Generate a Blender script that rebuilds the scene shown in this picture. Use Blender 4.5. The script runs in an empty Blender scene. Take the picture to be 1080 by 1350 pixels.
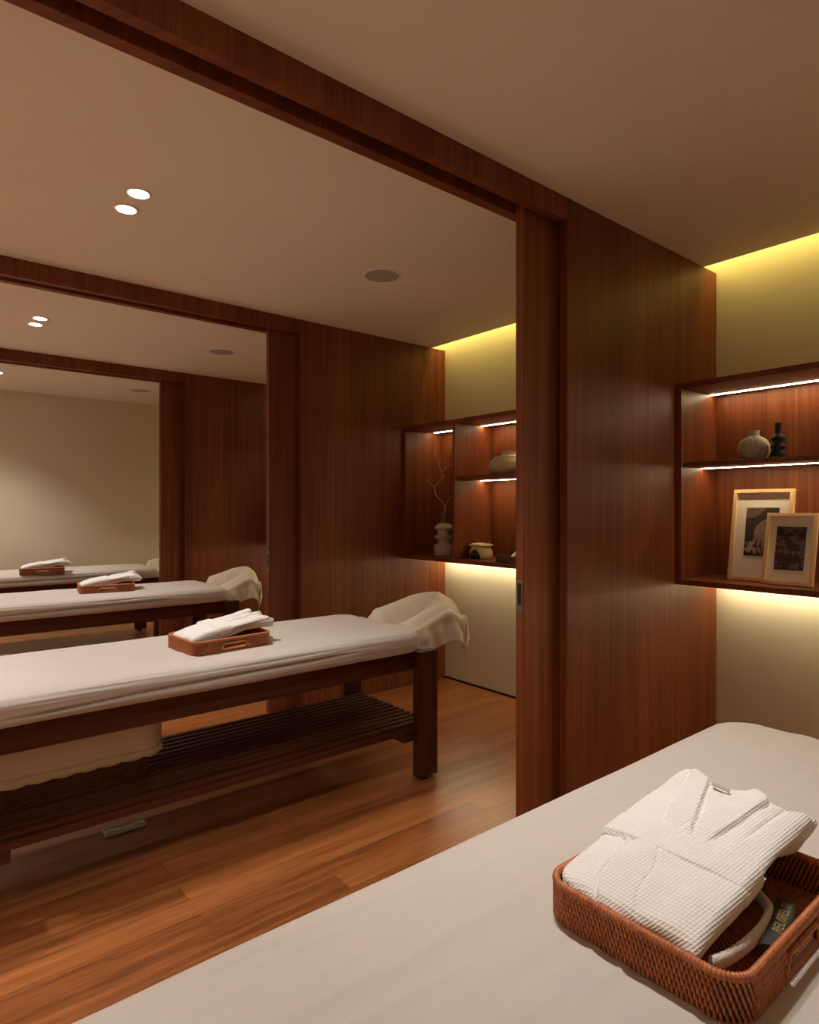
import bpy, math, random
from mathutils import Vector, Matrix, noise
R = math.radians
random.seed(7)
scene = bpy.context.scene
COL = scene.collection
PI = math.pi

# ------------------------------------------------------------------ measures (metres)
P = 2.076                       # one bay
Y0 = 1.525                      # near face of the first partition
ZC = 2.524                      # ceiling
ZB = 2.434                      # underside of the door beams
XW = 3.316                      # plaster wall on the right
XC = 3.18                       # edge of the ceiling, cove behind it
XO = 2.055                      # end of the partition panels
XL = -1.35                      # left wall
YE = 7.654                      # end wall
YR = -0.60                      # wall behind the camera
WT = 0.14                       # partition thickness


# ------------------------------------------------------------------ mesh helper
class MB:
    def __init__(s):
        s.v = []; s.f = []; s.m = []; s.sm = []

    def add(s, vs, fs, mi=0, smooth=False):
        o = len(s.v)
        s.v += [tuple(p) for p in vs]
        s.f += [tuple(i + o for i in f) for f in fs]
        s.m += [mi] * len(fs); s.sm += [smooth] * len(fs)

    def box(s, x0, x1, y0, y1, z0, z1, mi=0):
        vs = [(x, y, z) for x in (x0, x1) for y in (y0, y1) for z in (z0, z1)]
        fs = [(0, 1, 3, 2), (4, 6, 7, 5), (0, 4, 5, 1), (2, 3, 7, 6), (0, 2, 6, 4), (1, 5, 7, 3)]
        s.add(vs, fs, mi)

    def grid(s, nu, nv, fn, mi=0, smooth=True, closeu=False, closev=False):
        vs = [fn(i, j) for i in range(nu) for j in range(nv)]
        fs = []
        for i in range(nu if closeu else nu - 1):
            for j in range(nv if closev else nv - 1):
                a = i * nv + j; b = ((i + 1) % nu) * nv + j
                c = ((i + 1) % nu) * nv + (j + 1) % nv; d = i * nv + (j + 1) % nv
                fs.append((a, b, c, d))
        s.add(vs, fs, mi, smooth)

    def lathe(s, prof, n=40, mi=0, c=(0, 0, 0), rib=None):
        def fn(i, j):
            r, z = prof[j]
            a = 2 * PI * i / n
            k = 1.0 if rib is None else rib(a, z)
            return (c[0] + r * k * math.cos(a), c[1] + r * k * math.sin(a), c[2] + z)
        s.grid(n, len(prof), fn, mi, True, closeu=True)

    def tube(s, pts, rad, n=8, mi=0, closed=False, caps=True, smooth=True, flat=None):
        pts = [Vector(p) for p in pts]
        N = len(pts)
        rads = rad if isinstance(rad, (list, tuple)) else [rad] * N
        vs = []
        up = Vector((0, 0, 1))
        for i, p in enumerate(pts):
            if closed:
                t = pts[(i + 1) % N] - pts[i - 1]
            else:
                t = pts[min(i + 1, N - 1)] - pts[max(i - 1, 0)]
            t.normalize()
            a = up if abs(t.z) < .95 else Vector((1, 0, 0))
            x = t.cross(a).normalized(); y = x.cross(t).normalized()
            fl = flat or (1, 1)
            for k in range(n):
                q = 2 * PI * k / n
                vs.append(p + (x * math.cos(q) * fl[0] + y * math.sin(q) * fl[1]) * rads[i])
        fs = []
        for i in range(N if closed else N - 1):
            for k in range(n):
                a0 = i * n + k; a1 = i * n + (k + 1) % n
                b0 = ((i + 1) % N) * n + k; b1 = ((i + 1) % N) * n + (k + 1) % n
                fs.append((a0, a1, b1, b0))
        if caps and not closed:
            fs.append(tuple(range(n - 1, -1, -1)))
            fs.append(tuple((N - 1) * n + k for k in range(n)))
        s.add(vs, fs, mi, smooth)

    def build(s, name, mats, parent=None, bevel=0, segs=2, sub=0, solid=0, loc=None):
        me = bpy.data.meshes.new(name)
        me.from_pydata(s.v, [], s.f)
        if not isinstance(mats, (list, tuple)):
            mats = [mats]
        for m in mats:
            me.materials.append(m)
        me.polygons.foreach_set('material_index', s.m)
        me.polygons.foreach_set('use_smooth', s.sm)
        me.update(); me.validate()
        o = bpy.data.objects.new(name, me); COL.objects.link(o)
        if parent: o.parent = parent
        if loc: o.location = loc
        if solid:
            md = o.modifiers.new('Solid', 'SOLIDIFY'); md.thickness = solid; md.offset = -1
        if bevel:
            md = o.modifiers.new('Bevel', 'BEVEL'); md.width = bevel; md.segments = segs
            md.limit_method = 'ANGLE'; md.angle_limit = R(40); md.harden_normals = False
        if sub:
            md = o.modifiers.new('Sub', 'SUBSURF'); md.levels = sub; md.render_levels = sub
        return o


def tag(o, label=None, cat=None, group=None, kind=None):
    if label: o['label'] = label
    if cat: o['category'] = cat
    if group: o['group'] = group
    if kind: o['kind'] = kind
    return o


def thing(name, loc, rz, label, cat, group=None):
    o = bpy.data.objects.new(name, None); COL.objects.link(o)
    o.empty_display_size = .05
    o.location = loc; o.rotation_euler = (0, 0, rz)
    return tag(o, label, cat, group)


def kids(o):
    return [c for c in bpy.data.objects if c.parent == o]


def copy_tree(o, parent=None):
    c = o.copy(); COL.objects.link(c)
    if parent: c.parent = parent
    for ch in kids(o):
        copy_tree(ch, c)
    return c


def dup(o, loc, rz, label, group=None):
    c = copy_tree(o)
    c.location = loc; c.rotation_euler = (0, 0, rz)
    tag(c, label, None, group)
    return c


# ------------------------------------------------------------------ materials
class NT:
    def __init__(s, name):
        s.mat = bpy.data.materials.new(name); s.mat.use_nodes = True
        s.t = s.mat.node_tree; s.n = s.t.nodes; s.l = s.t.links
        s.bsdf = s.n['Principled BSDF']

    def node(s, typ, ins=None, **kw):
        nd = s.n.new(typ)
        for k, v in kw.items(): setattr(nd, k, v)
        for k, v in (ins or {}).items():
            if isinstance(v, bpy.types.NodeSocket): s.l.new(v, nd.inputs[k])
            else: nd.inputs[k].default_value = v
        return nd

    def math(s, op, a, b=None, c=None):
        nd = s.n.new('ShaderNodeMath'); nd.operation = op
        for i, v in enumerate((a, b, c)):
            if v is None: continue
            if isinstance(v, bpy.types.NodeSocket): s.l.new(v, nd.inputs[i])
            else: nd.inputs[i].default_value = v
        return nd.outputs[0]

    def mix(s, f, a, b):
        nd = s.n.new('ShaderNodeMix'); nd.data_type = 'RGBA'
        for k, v in ((0, f), (6, a), (7, b)):
            if isinstance(v, bpy.types.NodeSocket): s.l.new(v, nd.inputs[k])
            else: nd.inputs[k].default_value = v if k == 0 else (*v, 1)
        return nd.outputs[2]

    def ramp(s, f, stops):
        nd = s.n.new('ShaderNodeValToRGB')
        cr = nd.color_ramp
        while len(cr.elements) < len(stops): cr.elements.new(.5)
        for e, (p, c) in zip(cr.elements, stops):
            e.position = p; e.color = (*c, 1) if len(c) == 3 else c
        s.l.new(f, nd.inputs[0])
        return nd.outputs[0]

    def coords(s, kind='Object', scale=(1, 1, 1), rot=(0, 0, 0), loc=(0, 0, 0)):
        tc = s.n.new('ShaderNodeTexCoord')
        mp = s.node('ShaderNodeMapping', {'Vector': tc.outputs[kind], 'Scale': scale, 'Rotation': rot, 'Location': loc})
        return mp.outputs[0]

    def world(s):
        return s.n.new('ShaderNodeNewGeometry').outputs['Position']

    def sep(s, v):
        nd = s.node('ShaderNodeSeparateXYZ', {0: v}); return nd.outputs

    def comb(s, x, y, z):
        nd = s.node('ShaderNodeCombineXYZ', {0: x, 1: y, 2: z}); return nd.outputs[0]

    def noise(s, vec, scale=5, detail=3, rough=.55, dist=0):
        return s.node('ShaderNodeTexNoise', {'Vector': vec, 'Scale': scale, 'Detail': detail, 'Roughness': rough, 'Distortion': dist}).outputs['Fac']

    def bump(s, h, strength=.3, dist=.01):
        nd = s.node('ShaderNodeBump', {'Height': h, 'Strength': strength, 'Distance': dist})
        s.l.new(nd.outputs[0], s.bsdf.inputs['Normal'])

    def set(s, color=None, rough=None, spec=None, metal=None, sheen=None):
        b = s.bsdf.inputs
        for k, v in (('Base Color', color), ('Roughness', rough), ('Specular IOR Level', spec), ('Metallic', metal), ('Sheen Weight', sheen)):
            if v is None: continue
            if isinstance(v, bpy.types.NodeSocket): s.l.new(v, b[k])
            elif k == 'Base Color': b[k].default_value = (*v, 1)
            else: b[k].default_value = v
        return s.mat


def mat_veneer(name, dark, mid, light, rough=.38):
    """upright walnut veneer: bands of leaves, fine vertical grain, pale joint lines"""
    t = NT(name)
    x, y, z = t.sep(t.world())
    c = t.math('ADD', x, y)
    wob = t.noise(t.comb(t.math('MULTIPLY', c, 3.0), 0.0, t.math('MULTIPLY', z, .45)), 1.0, 2)
    cw = t.math('ADD', c, t.math('MULTIPLY', wob, .05))
    leaf = t.math('FLOOR', t.math('DIVIDE', c, .137))
    rnd = t.node('ShaderNodeTexWhiteNoise', {'W': leaf}, noise_dimensions='1D').outputs['Value']
    off = t.math('MULTIPLY', rnd, 7.3)
    g1 = t.noise(t.comb(t.math('MULTIPLY', cw, 42), off, t.math('MULTIPLY', z, .9)), 1.0, 4, .6)
    g2 = t.noise(t.comb(t.math('MULTIPLY', c, 260), off, t.math('MULTIPLY', z, 3.5)), 1.0, 2, .6)
    g3 = t.noise(t.comb(t.math('MULTIPLY', c, 700), 0.0, t.math('MULTIPLY', z, 22)), 1.0, 1, .5)
    f = t.math('ADD', t.math('MULTIPLY', g1, .62), t.math('MULTIPLY', g2, .3))
    f = t.math('ADD', f, t.math('MULTIPLY', t.math('SUBTRACT', rnd, .5), .13))
    col = t.ramp(f, [(.27, dark), (.47, mid), (.68, light)])
    fr = t.math('FRACT', t.math('DIVIDE', c, .137))
    ln = t.math('LESS_THAN', t.math('ABSOLUTE', t.math('SUBTRACT', fr, .06)), .022)
    sel = t.math('GREATER_THAN', rnd, .62)
    col = t.mix(t.math('MULTIPLY', t.math('MULTIPLY', ln, sel), .65), col, light)
    pores = t.math('MULTIPLY', t.math('GREATER_THAN', g3, .63), .25)
    col = t.mix(pores, col, dark)
    t.bump(g2, .05, .002)
    rg = t.math('ADD', rough - .05, t.math('MULTIPLY', g2, .12))
    return t.set(col, rg, .33)


def mat_floor():
    t = NT('floor_planks')
    pos = t.world()
    br = t.node('ShaderNodeTexBrick', {'Vector': pos, 'Color1': (.0, .0, .0, 1), 'Color2': (1, 1, 1, 1), 'Mortar': (.5, .5, .5, 1), 'Scale': 1.0,
                                      'Mortar Size': .0012, 'Mortar Smooth': .1, 'Bias': 0.0, 'Brick Width': 1.22, 'Row Height': .095}, offset=.37, offset_frequency=2)
    pr = br.outputs['Color']
    x, y, z = t.sep(pos)
    row = t.math('FLOOR', t.math('DIVIDE', y, .095))
    off = t.math('ADD', t.math('MULTIPLY', row, 3.71), t.math('MULTIPLY', pr, 5.0))
    g1 = t.noise(t.comb(t.math('ADD', t.math('MULTIPLY', x, 1.6), off), t.math('MULTIPLY', y, 26), off), 1.0, 4, .6, .25)
    g2 = t.noise(t.comb(t.math('MULTIPLY', x, 9), t.math('MULTIPLY', y, 190), off), 1.0, 3, .6)
    f = t.math('ADD', t.math('MULTIPLY', g1, .6), t.math('MULTIPLY', g2, .3))
    f = t.math('ADD', f, t.math('MULTIPLY', t.math('SUBTRACT', pr, .5), .16))
    col = t.ramp(f, [(.25, (.115, .034, .0095)), (.45, (.285, .094, .027)), (.68, (.45, .170, .052))])
    col = t.mix(t.math('MULTIPLY', br.outputs['Fac'], .55), col, (.05, .017, .006))
    return t.set(col, t.math('ADD', .27, t.math('MULTIPLY', g1, .06)), .6)


def mat_plain(name, col, rough=.6, var=.0, scale=6, bump=0, bscale=60, spec=.3, metal=0, bdist=.003):
    t = NT(name)
    v = t.coords()
    if var:
        n = t.noise(v, scale, 4)
        c = t.mix(n, tuple(x * (1 - var) for x in col), tuple(min(1, x * (1 + var)) for x in col))
    else:
        c = col
    if bump:
        t.bump(t.noise(v, bscale, 4), bump, bdist)
    return t.set(c, rough, spec, metal)


def mat_plaster(name, col):
    t = NT(name)
    pos = t.world()
    n1 = t.noise(pos, 1.7, 5, .6); n2 = t.noise(pos, 55, 4, .6)
    c = t.mix(n1, tuple(x * .94 for x in col), tuple(min(1, x * 1.05) for x in col))
    t.bump(n2, .12, .004)
    return t.set(c, .85, .15)


def mat_mahogany(name, dark, light, axis='x'):
    t = NT(name)
    x, y, z = t.sep(t.coords())
    if axis == 'x': vec = t.comb(t.math('MULTIPLY', x, 2.2), t.math('MULTIPLY', y, 60), t.math('MULTIPLY', z, 60))
    else: vec = t.comb(t.math('MULTIPLY', x, 60), t.math('MULTIPLY', y, 60), t.math('MULTIPLY', z, 2.2))
    g = t.noise(vec, 1.0, 4, .6)
    c = t.ramp(g, [(.3, dark), (.7, light)])
    t.bump(g, .05, .002)
    return t.set(c, t.math('ADD', .32, t.math('MULTIPLY', g, .15)), .45)


def mat_waffle():
    t = NT('waffle_cotton')
    x, y, z = t.sep(t.coords())
    k = 2 * PI / .0052
    def cell(a):
        return t.math('ABSOLUTE', t.math('SINE', t.math('MULTIPLY', a, k / 2)))
    yy = t.math('ADD', y, t.math('MULTIPLY', z, .9))
    h = t.math('MULTIPLY', t.math('POWER', cell(x), .7), t.math('POWER', cell(yy), .7))
    f = t.noise(t.coords(), 900, 2)
    h2 = t.math('ADD', h, t.math('MULTIPLY', f, .25))
    nd = t.node('ShaderNodeBump', {'Height': h2, 'Strength': .55, 'Distance': .0018}, invert=True)
    t.l.new(nd.outputs[0], t.bsdf.inputs['Normal'])
    c = t.mix(h, (.89, .88, .87), (.81, .79, .77))  # hollows of the weave darker: crevice shade put into the colour
    return t.set(c, .92, .1, sheen=.15)


def mat_cloth(name, col, bump=.15, scale=700, var=.03, big=0.0):
    t = NT(name)
    v = t.coords()
    n = t.noise(v, scale, 3)
    n2 = t.noise(v, 9, 3)
    c = t.mix(n2, tuple(x * (1 - var) for x in col), tuple(min(1, x * (1 + var)) for x in col))
    h = n
    if big:
        h = t.math('ADD', n, t.math('MULTIPLY', t.noise(v, 160, 3), big))
    t.bump(h, bump, .002)
    return t.set(c, .9, .12, sheen=.12)


def mat_rattan(name, dark, light):
    t = NT(name)
    v = t.coords()
    n = t.noise(v, 140, 3); n2 = t.noise(v, 22, 2)
    c = t.ramp(t.math('ADD', t.math('MULTIPLY', n, .7), t.math('MULTIPLY', n2, .3)), [(.3, dark), (.7, light)])
    t.bump(t.noise(v, 900, 2), .1, .001)
    return t.set(c, .42, .45)


def mat_emit(name, col, strength):
    t = NT(name)
    t.set((.8, .8, .8), .5)
    t.bsdf.inputs['Emission Color'].default_value = (*col, 1)
    t.bsdf.inputs['Emission Strength'].default_value = strength
    return t.mat


M = {}
M['veneer'] = mat_veneer('walnut_veneer', (.092, .0210, .0062), (.172, .0425, .0120), (.27, .078, .0225), .44)
M['veneer_lit'] = M['veneer']
M['floor'] = mat_floor()
M['ceiling'] = mat_plaster('ceiling_paint', (.80, .73, .62))
M['plaster'] = mat_plaster('beige_plaster', (.66, .585, .44))
M['pocket'] = mat_plain('gap_shade_dark', (.02, .008, .004), .7)  # shade of the thin gap at the wall foot, as a colour
M['mahog'] = mat_mahogany('mahogany_long', (.036, .0085, .0045), (.10, .025, .011))
M['mahog_v'] = mat_mahogany('mahogany_upright', (.036, .0085, .0045), (.10, .025, .011), 'z')
M['rubber'] = mat_plain('black_rubber', (.012, .011, .010), .7)
M['sheet'] = mat_cloth('linen_sheet', (.555, .515, .475), .12, 900)
M['towel'] = mat_cloth('terry_towel', (.74, .68, .57), .55, 520, .03, 0.8)
M['waffle'] = mat_waffle()
M['terry'] = mat_cloth('terry_belt', (.88, .86, .84), .6, 600, .02, 1.0)
M['rattan'] = mat_rattan('rattan_strand', (.30, .080, .028), (.62, .215, .075))
M['rattan_dark'] = mat_plain('rattan_core', (.05, .013, .006), .6, .2, 60)
M['wicker'] = mat_rattan('dark_wicker', (.06, .018, .009), (.17, .055, .025))
M['liner'] = mat_cloth('cotton_liner', (.72, .59, .45), .15, 500)
M['tagm'] = mat_plain('label_grey', (.45, .41, .36), .5)
M['metal'] = mat_plain('brushed_steel', (.24, .215, .19), .4, .05, 40, metal=1.0, spec=.5)
M['dark'] = mat_plain('recess_shade_dark', (.02, .018, .016), .6)  # colour carries the shade of the pull's hollow
M['stone'] = mat_plain('stoneware_cream', (.50, .45, .37), .8, .35, 45, .5, 90)
M['stone2'] = mat_plain('stoneware_tan', (.46, .38, .27), .75, .2, 25, .3, 140)
M['greyneck'] = mat_plain('stoneware_grey', (.16, .13, .12), .75, .15, 40, .2, 120)
M['black_cer'] = mat_plain('black_ceramic', (.022, .024, .019), .55, .2, 30, .2, 90)
M['pot'] = mat_plain('glazed_pot', (.55, .42, .22), .45, .15, 35, .2, 60)
M['potdark'] = mat_plain('dark_glaze', (.02, .014, .010), .4)
M['weave_pot'] = mat_plain('wrapped_jar', (.50, .40, .23), .7, .18, 60, .4, 180)
M['twig'] = mat_plain('dry_twig', (.42, .27, .17), .8, .25, 40, .3, 200)
M['ash'] = mat_mahogany('pale_frame_wood', (.66, .43, .20), (.82, .58, .31), 'z')
M['matboard'] = mat_plain('matboard', (.78, .71, .64), .9)
M['print_dark'] = mat_plain('print_dark', (.045, .030, .029), .6, .5, 45)
M['print_mid'] = mat_plain('print_brown', (.145, .092, .080), .6, .5, 40)
M['print_skin'] = mat_plain('print_skin', (.24, .155, .120), .6, .45, 50)
M['print_pale'] = mat_plain('print_pale', (.34, .25, .20), .6, .4, 60)
M['walnut_tray'] = mat_mahogany('walnut_tray', (.05, .016, .008), (.11, .036, .016))
M['black_pack'] = mat_plain('black_wrapper', (.045, .043, .034), .46, .25, 80, .5, 90)
M['gold'] = mat_plain('gold_print', (.34, .28, .11), .5, .2, 200)
M['grille'] = mat_plain('speaker_grille', (.40, .36, .31), .8, .1, 300)
M['white_plastic'] = mat_plain('ivory_plastic', (.56, .50, .42), .5)
M['white_paint'] = mat_plain('white_trim', (.78, .74, .68), .5)

# ------------------------------------------------------------------ light levels
SPOT_W = 50.0
SPOT_COL = (1.0, .92, .83)
LED_COL = (1.0, .80, .46)
LED_S = 42.0
WASH_COL = (1.0, .86, .54)
WASH_S = 50.0
COVE_COL = (1.0, .86, .27)
COVE_S = 18.5
M['led'] = mat_emit('led_warm', LED_COL, LED_S)
M['led_wash'] = mat_emit('led_wash', WASH_COL, WASH_S)
M['led_cove'] = mat_emit('led_cove', COVE_COL, COVE_S)
M['lamp'] = mat_emit('lamp_lens', (1.0, .93, .84), 22.0)


# ------------------------------------------------------------------ room shell
def struct(name, mb, mat, parent=None, bevel=0):
    o = mb.build(name, mat, parent, bevel)
    o['kind'] = 'structure'
    return o


b = MB(); b.box(XL - .1, XW + .1, YR - .1, YE + .1, -.08, 0); struct('floor', b, M['floor'])
b = MB(); b.box(XL - .1, XC, YR - .1, YE + .1, ZC, ZC + .06); struct('ceiling', b, M['ceiling'])
b = MB(); b.box(XC - .12, XW, YR, YE, 2.72, 2.76); b.box(XC - .12, XC - .09, YR, YE, ZC + .06, 2.72)
struct('ceiling_cove', b, M['ceiling'])
b = MB(); b.box(XW, XW + .1, YR - .1, YE + .1, 0, 2.8); struct('wall_right', b, M['plaster'])
b = MB(); b.box(XL - .1, XL, YR - .1, YE + .1, 0, ZC); struct('wall_left', b, M['plaster'])
b = MB(); b.box(XL, XW, YE, YE + .1, 0, 2.76); struct('wall_end', b, M['plaster'])
b = MB(); b.box(XL, XW, YR - .1, YR, 0, 2.76); struct('wall_rear', b, M['plaster'])
for k in range(4):
    ya = YR if k == 0 else Y0 + (k - 1) * P + WT
    yb = YE if k == 3 else Y0 + k * P
    b = MB(); b.box(XW - .008, XW, ya, yb, 0.0, .014); struct('gap_shade_strip', b, M['pocket'])  # dark strip with the shade of the floor gap put into its colour
b = MB(); b.box(XC + .040, XC + .065, YR + .02, YE - .02, 2.690, 2.705)
struct('trim_4', b, M['led_cove'])  # glowing LED strip, unseen up in the cove
b = MB(); b.box(XC + .035, XC + .07, YR + .02, YE - .02, 2.705, 2.72)
struct('trim_5', b, M['white_paint'])

names = ['wall_near', 'wall_middle', 'wall_far']
for k in range(3):
    y = Y0 + k * P
    b = MB()
    b.box(XO, XW, y, y + .038, 0, ZC)
    b.box(XO, XW, y + .096, y + WT, 0, ZC)
    b.box(XO + 1.0, XW, y + .038, y + .096, 0, ZC)
    struct(names[k], b, M['veneer'], bevel=.0015)
    b = MB()
    b.box(XL, XO, y, y + .038, ZB, ZC)
    b.box(XL, XO, y + .096, y + WT, ZB, ZC)
    b.box(XL, XO, y + .038, y + .096, ZC - .03, ZC)
    struct('trim_%d' % (k + 1), b, M['veneer'], bevel=.0015)
    # sliding leaf resting in its pocket
    b = MB(); b.box(1.850, 2.95, y + .0475, y + .0865, .008, ZC - .035)
    d = struct('door_%d' % (k + 1), b, M['veneer'], bevel=.002)
    h = MB(); h.box(1.8485, 1.852, y + .053, y + .081, .905, 1.030)
    ho = h.build('handle', M['metal'], d, .001); ho['kind'] = 'structure'; ho['label'] = 'brushed steel flush edge pull'
    h = MB(); h.box(1.8478, 1.8495, y + .058, y + .076, .935, 1.018)  # raised dark plate, the hollow's shade put into its colour
    hr = h.build('recess_shade_patch', M['dark'], ho)


# ------------------------------------------------------------------ ceiling fittings
def make_downlight():
    t = thing('downlight', (0, 0, 0), 0, 'x', 'ceiling light')
    m = MB(); m.lathe([(.038, -.001), (.038, -.006), (.047, -.006), (.049, 0.0)], 32)
    m.build('trim_ring', M['white_paint'], t)
    m = MB(); m.lathe([(.0, -.0035), (.038, -.0035)], 32)
    m.build('lens', M['lamp'], t)
    return t


dl0 = make_downlight()
bayn = ['massage bay in front', 'second bay', 'third bay', 'farthest bay']
first = True
for k in range(4):
    if k == 0:
        pts = [(1.02, .86), (1.02, 1.03)]
    else:
        pts = [(.743, 2.556 + (k - 1) * P), (.743, 2.722 + (k - 1) * P)]
    far = [(-.95, (.40 if k == 0 else 2.556 + (k - 1) * P)), (-.95, (.57 if k == 0 else 2.722 + (k - 1) * P))]  # added fill pairs, unseen on the left, to lift the ceiling brightness
    for i, (x, y) in enumerate(pts + far):
        if i > 1: lab_ = 'added fill light shaped as a downlight, unseen past the left edge'
        i = i % 2
        lab = ['lit round downlight above the bed nearest the viewer',
               'lit round downlight %s of the pair on the ceiling over the second bed' % ('right and upper', 'left and lower')[i],
               'lit round downlight %s of the small pair between the second and third beams' % ('right and upper', 'left and lower')[i],
               'lit round downlight %s of the pair beyond the farthest beam at the left edge' % ('upper', 'lower')[i]][k]
        if x < 0: lab = lab_
        if first:
            o = dl0; first = False; o.location = (x, y, ZC); o['label'] = lab; o['group'] = 'paired ceiling downlights'
        else:
            o = dup(dl0, (x, y, ZC), 0, lab, 'paired ceiling downlights')
        L = bpy.data.lights.new('downlight_lamp', 'SPOT'); L.energy = SPOT_W if x > 0 else 128.0; L.color = SPOT_COL
        L.spot_size = R((96 if k == 0 else 106) if x > 0 else (76 if k == 0 else 88)); L.spot_blend = 1.0; L.shadow_soft_size = .03
        lo = bpy.data.objects.new('downlight_lamp', L); COL.objects.link(lo)
        lo.location = (x, y, ZC - .02)

sp0 = thing('ceiling_speaker', (1.995, 2.651, ZC), 0, 'round flush ceiling speaker nearest the viewer, above the second bed', 'speaker', 'round ceiling speakers')
m = MB(); m.lathe([(.090, -.002), (.090, -.005), (.101, -.004), (.104, 0)], 48); m.build('rim', M['white_paint'], sp0)
m = MB(); m.lathe([(0, -.0025), (.09, -.003)], 48); m.build('grille', M['grille'], sp0)
for k in (1, 2):
    dup(sp0, (1.995, 2.651 + k * P, ZC), 0, ['', 'round flush ceiling speaker above the third bed, middle of the row', 'smallest round flush ceiling speaker, near the plain end wall'][k], 'round ceiling speakers')


# ------------------------------------------------------------------ wall shelves
def shelf_unit(k, bare=False):
    yl = [Y0, Y0 + P, Y0 + 2 * P, YE][k]
    ln = (yl - (YR if k == 0 else Y0 + (k - 1) * P + WT)) - .002
    lab = ['open walnut wall shelf unit holding two framed pictures and two vases',
           'open walnut wall shelf unit with branch vase, seen behind the second bed',
           'open walnut wall shelf unit of the third bay hidden behind the door leaf',
           'open walnut wall shelf unit of the farthest bay hidden behind the door leaf'][k]
    t = thing('wall_shelf', (0, yl, 0), 0, lab, 'shelf', 'lit walnut wall shelves')
    x0, x1 = 2.900, XW - .003
    zb0, zb1, zt0, zt1 = .941, .967, 1.872, 1.898
    V = M['veneer']

    def part(name, *bx, mat=V, bev=.0015, par=t):
        q = MB(); q.box(*bx); return q.build(name, mat, par, bev)
    part('top_panel', x0, x1, -ln, -.001, zt0, zt1)
    part('bottom_panel', x0, x1, -ln, -.001, zb0, zb1)
    part('end_panel', x0, x1, -.026, -.001, zb1, zt0)
    part('end_panel', x0, x1, -ln, -ln + .025, zb1, zt0)
    part('back_panel', 3.262, x1, -ln + .025, -.026, zb1, zt0)
    if k == 0:
        ya, yb = -ln + .025, -.026; dv = None
        mz = (1.500, 1.522)
    else:
        dv = -.53
        part('divider', x0 + .002, 3.262, dv - .011, dv + .011, zb1, zt0)
        ya, yb = -ln + .025, dv - .011
        mz = (1.496, 1.520)
    part('middle_shelf', x0 + .02, 3.262, ya, yb, *mz)
    # light strips let into the undersides
    if dv is None:
        runs = [(ya + .02, yb - .004, zt0, 3.188), (ya + .02, yb - .004, mz[0], 3.100)]
    else:
        runs = [(dv + .012, -.05, zt0, 3.165), (ya + .02, dv - .012, zt0, 3.160), (ya + .02, dv - .012, mz[0], 3.155)]
    for (a, c, z, x) in runs:
        o = part('light_strip', x - .008, x + .008, a, c, z - .0018, z + .001, mat=M['led'], bev=0)
        o['label'] = 'glowing warm white light strip'
    part('wash_light', x1 - .064, x1 - .048, -ln + .03, -.03, zb0 - .005, zb0 + .001, mat=M['led_wash'], bev=0)
    return t


shelves = [shelf_unit(k) for k in range(4)]


# ------------------------------------------------------------------ massage tables
def rrect(hx, hy, r, n_arc=10, step=.02):
    """points of a rounded rectangle, counter-clockwise, dense along the straights"""
    pts = []
    r = max(r, 1e-4)
    cs = [(hx - r, hy - r, 0), (-hx + r, hy - r, 90), (-hx + r, -hy + r, 180), (hx - r, -hy + r, 270)]
    nst = [max(2, int((2 * hx - 2 * r) / step)), max(2, int((2 * hy - 2 * r) / step))]
    for q, (cx, cy, a0) in enumerate(cs):
        for i in range(n_arc + 1):
            a = R(a0 + 90 * i / n_arc)
            pts.append((cx + r * math.cos(a), cy + r * math.sin(a)))
        nx, ny, na = cs[(q + 1) % 4]
        s0 = pts[-1]; s1 = (nx + r * math.cos(R(na)), ny + r * math.sin(R(na)))
        nn = nst[q % 2]
        for i in range(1, nn):
            f = i / nn
            pts.append((s0[0] + (s1[0] - s0[0]) * f, s0[1] + (s1[1] - s0[1]) * f))
    return pts


def smooth01(e0, e1, x):
    t = min(1, max(0, (x - e0) / (e1 - e0))); return t * t * (3 - 2 * t)


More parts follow.
